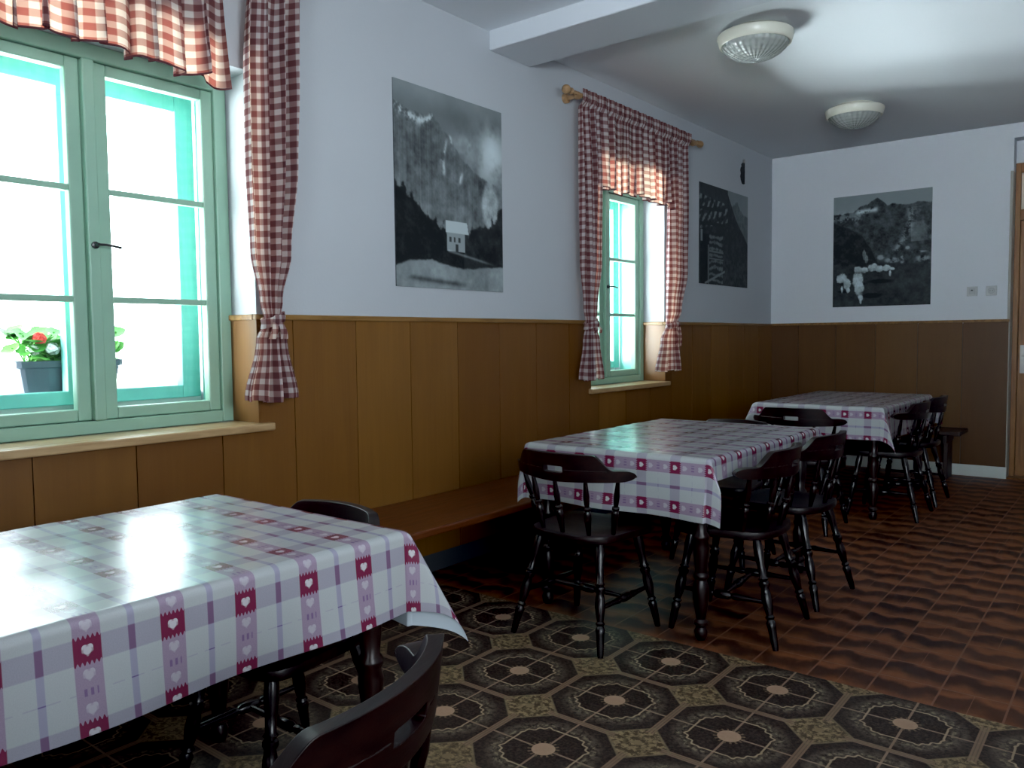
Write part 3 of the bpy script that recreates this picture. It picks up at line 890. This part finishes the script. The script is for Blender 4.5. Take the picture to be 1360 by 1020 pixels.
# ------------------------------------------------------------------ benches
t = thing('wall_bench', 'reddish brown wooden bench running along the window wall', 'bench', (0, 0, 0))
obj('seat', boxes((.016, .56, -.6, D - .42, .385, .420)), MAT['bench'], t, bevel=.008)
for y in (-.3, 1.0, 2.35, 3.75, 5.1, 6.5):
    bm = bmesh.new()
    for (a, b, c, d) in ((.04, .50, .31, .3845),): box(bm, a, b, y - .018, y + .018, c, d)
    box(bm, .10, .36, y - .018, y + .018, 0, .31)
    obj('leg', bm, MAT['bench_dark'], t, bevel=.004)
t = thing('wall_bench', 'dark wooden bench along the back wall behind the far table', 'bench', (0, 0, 0))
obj('seat', boxes((.016, 1.765, D - .415, D - .016, .385, .420)), MAT['bench_dark'], t, bevel=.008)
for x in (.75, 1.64):
    obj('leg', boxes((x - .018, x + .018, D - .36, D - .04, .31, .3845), (x - .018, x + .018, D - .30, D - .10, 0, .31)), MAT['bench_dark'], t, bevel=.004)

# ------------------------------------------------------------------ chairs
LEGP = [(0, .011), (.03, .013), (.10, .015), (.20, .017), (.24, .020), (.27, .0135), (.29, .0195), (.31, .0135), (.36, .017), (.43, .0215), (.50, .020), (.55, .0155), (.575, .0215), (.60, .0215), (.615, .015), (.63, .021), (.65, .015), (.75, .0165), (.85, .021), (.93, .0195), (1, .0145)]
SPIN = [(0, .008), (.06, .0095), (.20, .0125), (.34, .0155), (.42, .015), (.46, .0095), (.48, .0155), (.52, .0155), (.54, .0095), (.60, .0115), (.72, .0135), (.85, .0105), (1, .008)]
STR = [(0, .007), (.08, .009), (.28, .011), (.36, .015), (.40, .0105), (.43, .0165), (.5, .018), (.57, .0165), (.60, .0105), (.64, .015), (.72, .011), (.92, .009), (1, .007)]
ARC_R, ARC_A, ARC_Y = .346, math.radians(55), .106      # crest rail arc: centre y, radius, half angle
def make_chair(label):
    t = thing('dining_chair', label, 'chair', group='dark spindle-back chairs')
    W_ = MAT['chair']
    # seat: rounded shield, dished
    out = []
    def P(x, y): out.append((x, y))
    half = [(.0, -.215), (.08, -.212), (.145, -.192), (.188, -.150), (.205, -.09), (.212, -.02), (.222, .06), (.230, .12), (.226, .160), (.205, .186), (.165, .200), (.09, .209), (0, .212)]
    pts = half + [(-x, y) for x, y in half[-2:0:-1]]
    bm = bmesh.new()
    n = len(pts)
    def loop(sc, z): return [bm.verts.new((x * sc, y * sc, z)) for x, y in pts]
    L = [loop(.90, .416), loop(.985, .424), loop(1., .440), loop(.985, .452), loop(.93, .4545), loop(.75, .449), loop(.5, .443), loop(.25, .441)]
    for p, q in zip(L, L[1:]):
        for k in range(n): bm.faces.new((p[k], p[(k + 1) % n], q[(k + 1) % n], q[k]))
    bm.faces.new(L[0]); bm.faces.new(L[-1])
    obj('seat', bm, MAT['chair_top'], t, True)
    # legs
    feet = {}
    for sx in (-1, 1):
        for (ty, fy, fx) in ((-.14, -.245, .222), (.135, .205, .215)):
            a = Vector((sx * fx, fy, 0)); b = Vector((sx * .150, ty, .424))
            bm = bmesh.new(); lathe(bm, LEGP, a, b, 14); obj('leg', bm, W_, t, True)
            feet[(sx, fy < 0)] = (a, b)
    # H stretcher
    mids = []
    for sx in (-1, 1):
        a = feet[(sx, True)][0].lerp(feet[(sx, True)][1], .42); b = feet[(sx, False)][0].lerp(feet[(sx, False)][1], .42)
        bm = bmesh.new(); lathe(bm, STR, a, b, 10); obj('stretcher', bm, W_, t, True); mids.append((a + b) / 2)
    bm = bmesh.new(); lathe(bm, STR, mids[0], mids[1], 10); obj('stretcher', bm, W_, t, True)
    # crest rail with hand slot, arms curling forward
    ts = sorted(set([k / 44 for k in range(-44, 45)]))
    def prof(tt):
        a = abs(tt)
        k = 1 - min(1, max(0, (a - .50) / .24)); k = k * k * (3 - 2 * k)
        end = max(0, (a - .80) / .20); e = math.sqrt(max(0, 1 - end ** 2.2))
        top = .726 + .057 * k + .006 * math.cos(tt * 2.2) * k
        bot = .672 + .010 * a
        mid = (top + bot) / 2
        return mid + (bot - mid) * max(e, .12), mid + (top - mid) * max(e, .12)
    zs, h0, sl = .724, .0125, .155
    rows = []
    for tt in ts:
        lo, hi = prof(tt); a = abs(tt)
        h = 0 if a >= sl else h0 * math.sqrt(max(0, 1 - (max(0, a - (sl - .04)) / .04) ** 2))
        rows.append((lo, min(max(zs - h, lo + .008), hi - .012), min(max(zs + h, lo + .010), hi - .008), hi, a < sl))
    bm = bmesh.new()
    def at(tt, z, off):
        ang = tt * ARC_A
        lean = (z - .70) * .12
        r = ARC_R + off + lean
        return bm.verts.new((r * math.sin(ang), ARC_Y - r * math.cos(ang), z))
    G = []
    for tt, (lo, m1, m2, hi, s_) in zip(ts, rows):
        th = .013 + .008 * min(1, max(0, (abs(tt) - .45) / .3))
        G.append([[at(tt, z, o_) for z in (lo, m1, m2, hi)] for o_ in (-th, th)])
    nT = len(ts)
    for i in range(nT - 1):
        g0, g1 = G[i], G[i + 1]; slot = rows[i][4] and rows[i + 1][4]
        for k in range(3):
            if k == 1 and slot: continue
            bm.faces.new((g0[0][k], g1[0][k], g1[0][k + 1], g0[0][k + 1]))
            bm.faces.new((g0[1][k], g0[1][k + 1], g1[1][k + 1], g1[1][k]))
        bm.faces.new((g0[0][0], g0[1][0], g1[1][0], g1[0][0]))
        bm.faces.new((g0[0][3], g1[0][3], g1[1][3], g0[1][3]))
        if slot:
            bm.faces.new((g0[0][1], g1[0][1], g1[1][1], g0[1][1])); bm.faces.new((g0[0][2], g0[1][2], g1[1][2], g1[0][2]))
            for (gg, edge) in ((g0, not (i > 0 and rows[i - 1][4])), (g1, not (i + 2 < nT and rows[i + 2][4]))):
                if edge: bm.faces.new((gg[0][1], gg[0][2], gg[1][2], gg[1][1]))
    for gg in (G[0], G[-1]):
        for k in range(3): bm.faces.new((gg[0][k], gg[0][k + 1], gg[1][k + 1], gg[1][k]))
    obj('crest_rail', bm, MAT['chair_top'], t, True, bevel=.005, seg=3, angle=50)
    for tt in (-.80, -.41, 0, .41, .80):
        ang = tt * ARC_A; lo = prof(tt)[0]
        b = Vector((ARC_R * math.sin(ang), ARC_Y - ARC_R * math.cos(ang), lo + .006))
        sx = {-.80: -.185, -.41: -.115, 0: 0, .41: .115, .80: .185}[tt]; sy = -.185 if abs(tt) < .1 else (-.165 if abs(tt) < .5 else -.095)
        bm = bmesh.new(); lathe(bm, SPIN, (sx, sy, .447), b, 10); obj('spindle', bm, W_, t, True)
    return t
CH = [
    ((1.140, 2.865, 0), math.radians(-2), 'dark wooden chair at the near end of the middle table, back toward the viewer'),
    ((1.984, .674, 0), math.radians(108), 'dark chair beside the nearest table, its big curved back rail closest to the viewer'),
    ((1.125, 1.318, 0), math.radians(180), 'dark chair at the far end of the nearest table, only its back top showing'),
    ((1.612, 3.300, 0), math.radians(93), 'dark chair at the long side of the middle table, beside its front leg'),
    ((1.622, 3.885, 0), math.radians(86), 'dark chair at the long side of the middle table, behind the one by the leg'),
    ((1.232, 5.300, 0), math.radians(0), 'dark chair with a lit hand slot at the near end of the farthest table'),
    ((1.130, 4.240, 0), math.radians(180), 'dark chair at the far end of the middle table, just its top edge showing'),
    ((1.575, 5.995, 0), math.radians(90), 'dark chair at the long side of the farthest table, beside the hanging cloth corner'),
    ((1.575, 6.585, 0), math.radians(90), 'dark chair at the long side of the farthest table, closest to the back bench'),
]
c0 = make_chair(CH[0][2]); c0.location = CH[0][0]; c0.rotation_euler = (0, 0, CH[0][1])
for loc, rz, lb in CH[1:]:
    r_ = dup(c0, loc, rz, lb)
    if loc[:2] in ((1.130, 4.240), (1.125, 1.318)): r_.scale = (.97, .97, .965)

# ------------------------------------------------------------------ tables and cloths
TLEG = [(0, .020), (.02, .026), (.05, .028), (.075, .020), (.09, .030), (.105, .030), (.12, .020), (.17, .026), (.24, .033), (.30, .034), (.345, .024), (.36, .032), (.375, .032), (.39, .024), (.45, .028), (.53, .034), (.57, .028), (.585, .034), (.60, .034), (.62, .024), (.70, .030), (.77, .034), (.80, .030), (1, .031)]
ZT = .758
def table(label, x0, x1, y0, y1, inset=.055):
    cx, cy = (x0 + x1) / 2, (y0 + y1) / 2; hx, hy = (x1 - x0) / 2, (y1 - y0) / 2
    t = thing('dining_table', label, 'table', (cx, cy, 0), group='dining tables')
    obj('tabletop', boxes((-hx, hx, -hy, hy, ZT - .032, ZT)), MAT['table'], t, bevel=.006)
    i = inset + .01
    obj('apron', boxes((-hx + i, hx - i, -hy + i - .011, -hy + i + .011, ZT - .12, ZT - .0325), (-hx + i, hx - i, hy - i - .011, hy - i + .011, ZT - .12, ZT - .0325),
        (-hx + i - .011, -hx + i + .011, -hy + i + .011, hy - i - .011, ZT - .12, ZT - .0325), (hx - i - .011, hx - i + .011, -hy + i + .011, hy - i - .011, ZT - .12, ZT - .0325)), MAT['table'], t)
    for sx in (-1, 1):
        for sy in (-1, 1):
            bm = bmesh.new(); a = (sx * (hx - inset), sy * (hy - inset), 0); lathe(bm, TLEG, a, (a[0], a[1], ZT - .0325), 16)
            obj('leg', bm, MAT['table'], t, True)
    return t

def tablecloth(label, x0, x1, y0, y1, over, corners, pu, pv, waves=.25, seed=0, PU=.147):
    """over: drop on -x,+x,-y,+y; corners[(sx,sy)] = (direction degrees, strength)"""
    zt = ZT + .004; r = .016
    mx0, mx1, my0, my1 = over
    mat = oilcloth('plaid_heart_oilcloth_%d' % seed, pu, pv, PU)
    rg = random.Random(seed); ph = [rg.uniform(0, 6) for _ in range(8)]
    # denser rows at the edges
    def axis(a, b, m0, m1):
        L = list(np.linspace(a - m0, a - .03, max(3, int(m0 / .016)))) + list(np.linspace(a - .03, a + .012, 9))[1:] + list(np.linspace(a + .012, b - .012, 44))[1:] + list(np.linspace(b - .012, b + .03, 9))[1:] + list(np.linspace(b + .03, b + m1, max(3, int(m1 / .016))))[1:]
        return L
    us = axis(x0, x1, mx0, mx1); vs = axis(y0, y1, my0, my1)
    def drape(d):
        if d <= 0: return 0, 0
        if d < r * PI / 2: a = d / r; return r * math.sin(a), r * (1 - math.cos(a))
        return r, r + d - r * PI / 2
    def fn(i, j):
        U, V = us[i], vs[j]
        du = max(x0 - U, U - x1, 0); dv = max(y0 - V, V - y1, 0)
        sx = -1 if U < x0 else 1; sy = -1 if V < y0 else 1
        X_ = min(max(U, x0), x1); Y_ = min(max(V, y0), y1); Z_ = zt
        if du > 0 and dv > 0:
            rho = math.hypot(du, dv); phi = math.atan2(dv, du)
            ang, K = corners.get((sx, sy), (None, .45))
            peak = PI / 4
            g = math.sin(2 * phi) ** 1.3
            o, dr_ = drape(rho)
            nx, ny = math.cos(phi) * sx, math.sin(phi) * sy
            if ang is None: dx, dy = sx * .7071, sy * .7071
            else: dx, dy = math.cos(math.radians(ang)), math.sin(math.radians(ang))
            m_ = K * g * max(0, rho - .01)
            drop = math.sqrt(max(0, dr_ ** 2 - min(m_, dr_ * .98) ** 2)) if dr_ > 0 else 0
            fl = .05 * rho
            X_ += nx * (o + fl) + dx * m_; Y_ += ny * (o + fl) + dy * m_; Z_ -= drop
        elif du > 0:
            o, dr_ = drape(du); w = waves * du * du * math.sin(V * 11 + ph[0 if sx > 0 else 1])
            X_ += sx * (o + .05 * du + w); Z_ -= dr_
        elif dv > 0:
            o, dr_ = drape(dv); w = waves * dv * dv * math.sin(U * 12 + ph[2 if sy > 0 else 3])
            Y_ += sy * (o + .05 * dv + w); Z_ -= dr_
        else:
            Z_ += .0012 * (math.sin(U * 17 + ph[4]) * math.sin(V * 13 + ph[5])) + .0012
        return (X_, Y_, Z_, U, V)
    nu, nv = len(us) - 1, len(vs) - 1
    o = cloth_mesh('tablecloth', lambda s, t: fn(int(round(s * nu)), int(round(t * nv))), nu, nv, mat)
    return tag(o, label, 'tablecloth', 'plaid heart tablecloths')

table('dark wooden dining table under the nearest plaid cloth', .69, 1.515, .17, 1.405)
tablecloth('plaid heart oilcloth on the nearest table, glaring with window light', .685, 1.52, .165, 1.41, (.20, .213, .21, .262), {(1, 1): (48, .42), (1, -1): (-60, .4)}, 1.52 + .065, .625, seed=1)
table('dark wooden turned-leg dining table in the middle of the room', .745, 1.632, 2.975, 4.265)
tablecloth('plaid heart cloth on the middle table, hanging low at its near end', .74, 1.637, 2.97, 4.27, (.12, .10, .262, .12), {(1, -1): (-8, .34), (-1, -1): (235, .15), (1, 1): (50, .4)}, 1.345, 2.915, seed=2, PU=.155)
table('dark wooden dining table farthest back, near the corner bench', .765, 1.612, 5.665, 7.095)
tablecloth('plaid heart cloth on the farthest table, one pointed corner hanging low', .76, 1.617, 5.66, 7.10, (.12, .235, .225, .12), {(1, -1): (-30, .32), (-1, -1): (225, .4)}, 1.39, 5.60, seed=3)

# ------------------------------------------------------------------ outside
struct(obj('ground', boxes((-40, -TW - .001, -30, 40, -.7, -.6)), MAT['ground']))

# ------------------------------------------------------------------ light
w = bpy.data.worlds.new('daylight'); S.world = w; w.use_nodes = True
bg = w.node_tree.nodes['Background']; bg.inputs[0].default_value = (.84, .93, 1.0, 1); bg.inputs[1].default_value = 13.0

def area(name, loc, target, sx, sy, power, color, portal=False):
    l = bpy.data.lights.new(name, 'AREA'); l.shape = 'RECTANGLE'; l.size = sx; l.size_y = sy; l.energy = power; l.color = color
    o = bpy.data.objects.new(name, l); COL.objects.link(o); o.location = loc
    d = Vector(target) - Vector(loc); o.rotation_euler = d.to_track_quat('-Z', 'Y').to_euler()
    if portal: l.cycles.is_portal = True
    return o
for n, (a, b) in enumerate((W1, W2)):
    y = (a + b) / 2
    area('window_portal', (-.55, y, 1.63), (1, y, 1.63), b - a, 1.5, 1, (1, 1, 1), True)
# lamps added low outside each window, in place of assumed light off the ground
area('upward_fill', (-3.2, 5.4, -.40), (1.9, 5.3, 2.99), 3.4, 2.2, 3600, (.86, .95, 1))
area('upward_fill', (-3.2, 1.5, -.40), (1.9, 1.6, 2.99), 3.4, 2.2, 2600, (.86, .95, 1))
# fill lamps added outside each window to brighten its far reveal and curtain
for yy in (-1.6, 2.1):
    fl_ = area('reveal_fill', (-1.35, yy, 1.55), (-.06, yy + 3.6, 1.65), 1.0, 1.5, 190, (.92, .98, 1))
    fl_.data.spread = math.radians(60)
# fill lamp added at the solid right-hand wall, aimed up towards the ceiling
area('right_ceiling_fill', (XR - .06, .4, 1.3), (1.2, 6.0, 3.3), 1.9, .9, 70, (.86, .94, 1))

rl = area('side_fill', (XR - .06, .9, 1.9), (0, 2.1, 2.1), 1.5, .9, 34, (.84, .94, 1))  # second added fill on that wall, for the window wall and near cloth
rl.data.spread = math.radians(72)
# fill lamp added at the windowless wall behind the viewer, thrown up along the ceiling to the far wall
fw = area('front_fill', (3.6, YF + .06, 1.7), (1.2, 8.0, 4.3), 2.4, 1.2, 105, (.80, .92, 1))
fw.data.spread = math.radians(62)

# ------------------------------------------------------------------ camera
f, yaw, pitch, roll, cx, cz = 1.07077, .67118, .05734, -.01081, 3.00351, 1.25
F = Vector((-math.sin(yaw) * math.cos(pitch), math.cos(yaw) * math.cos(pitch), -math.sin(pitch)))
R0 = Vector((math.cos(yaw), math.sin(yaw), 0)); U0 = R0.cross(F)
c_, s_ = math.cos(roll), math.sin(roll)
Rv = R0 * c_ + U0 * s_; Uv = U0 * c_ - R0 * s_
cam = bpy.data.cameras.new('camera'); co = bpy.data.objects.new('camera', cam); COL.objects.link(co)
m3 = Matrix((Rv, Uv, -F)).transposed()
co.matrix_world = Matrix.Translation((cx, 0, cz)) @ m3.to_4x4()
cam.sensor_fit = 'HORIZONTAL'; cam.sensor_width = 36; cam.lens = f * 1000 / 1360 * 36
cam.clip_start = .02
S.camera = co
S.view_settings.view_transform = 'Standard'; S.view_settings.look = 'None'
S.view_settings.exposure = -.55; S.view_settings.gamma = 1
S.view_settings.use_curve_mapping = True
cm = S.view_settings.curve_mapping
cm.black_level = (.0075, .0074, .0056)
cm.update()
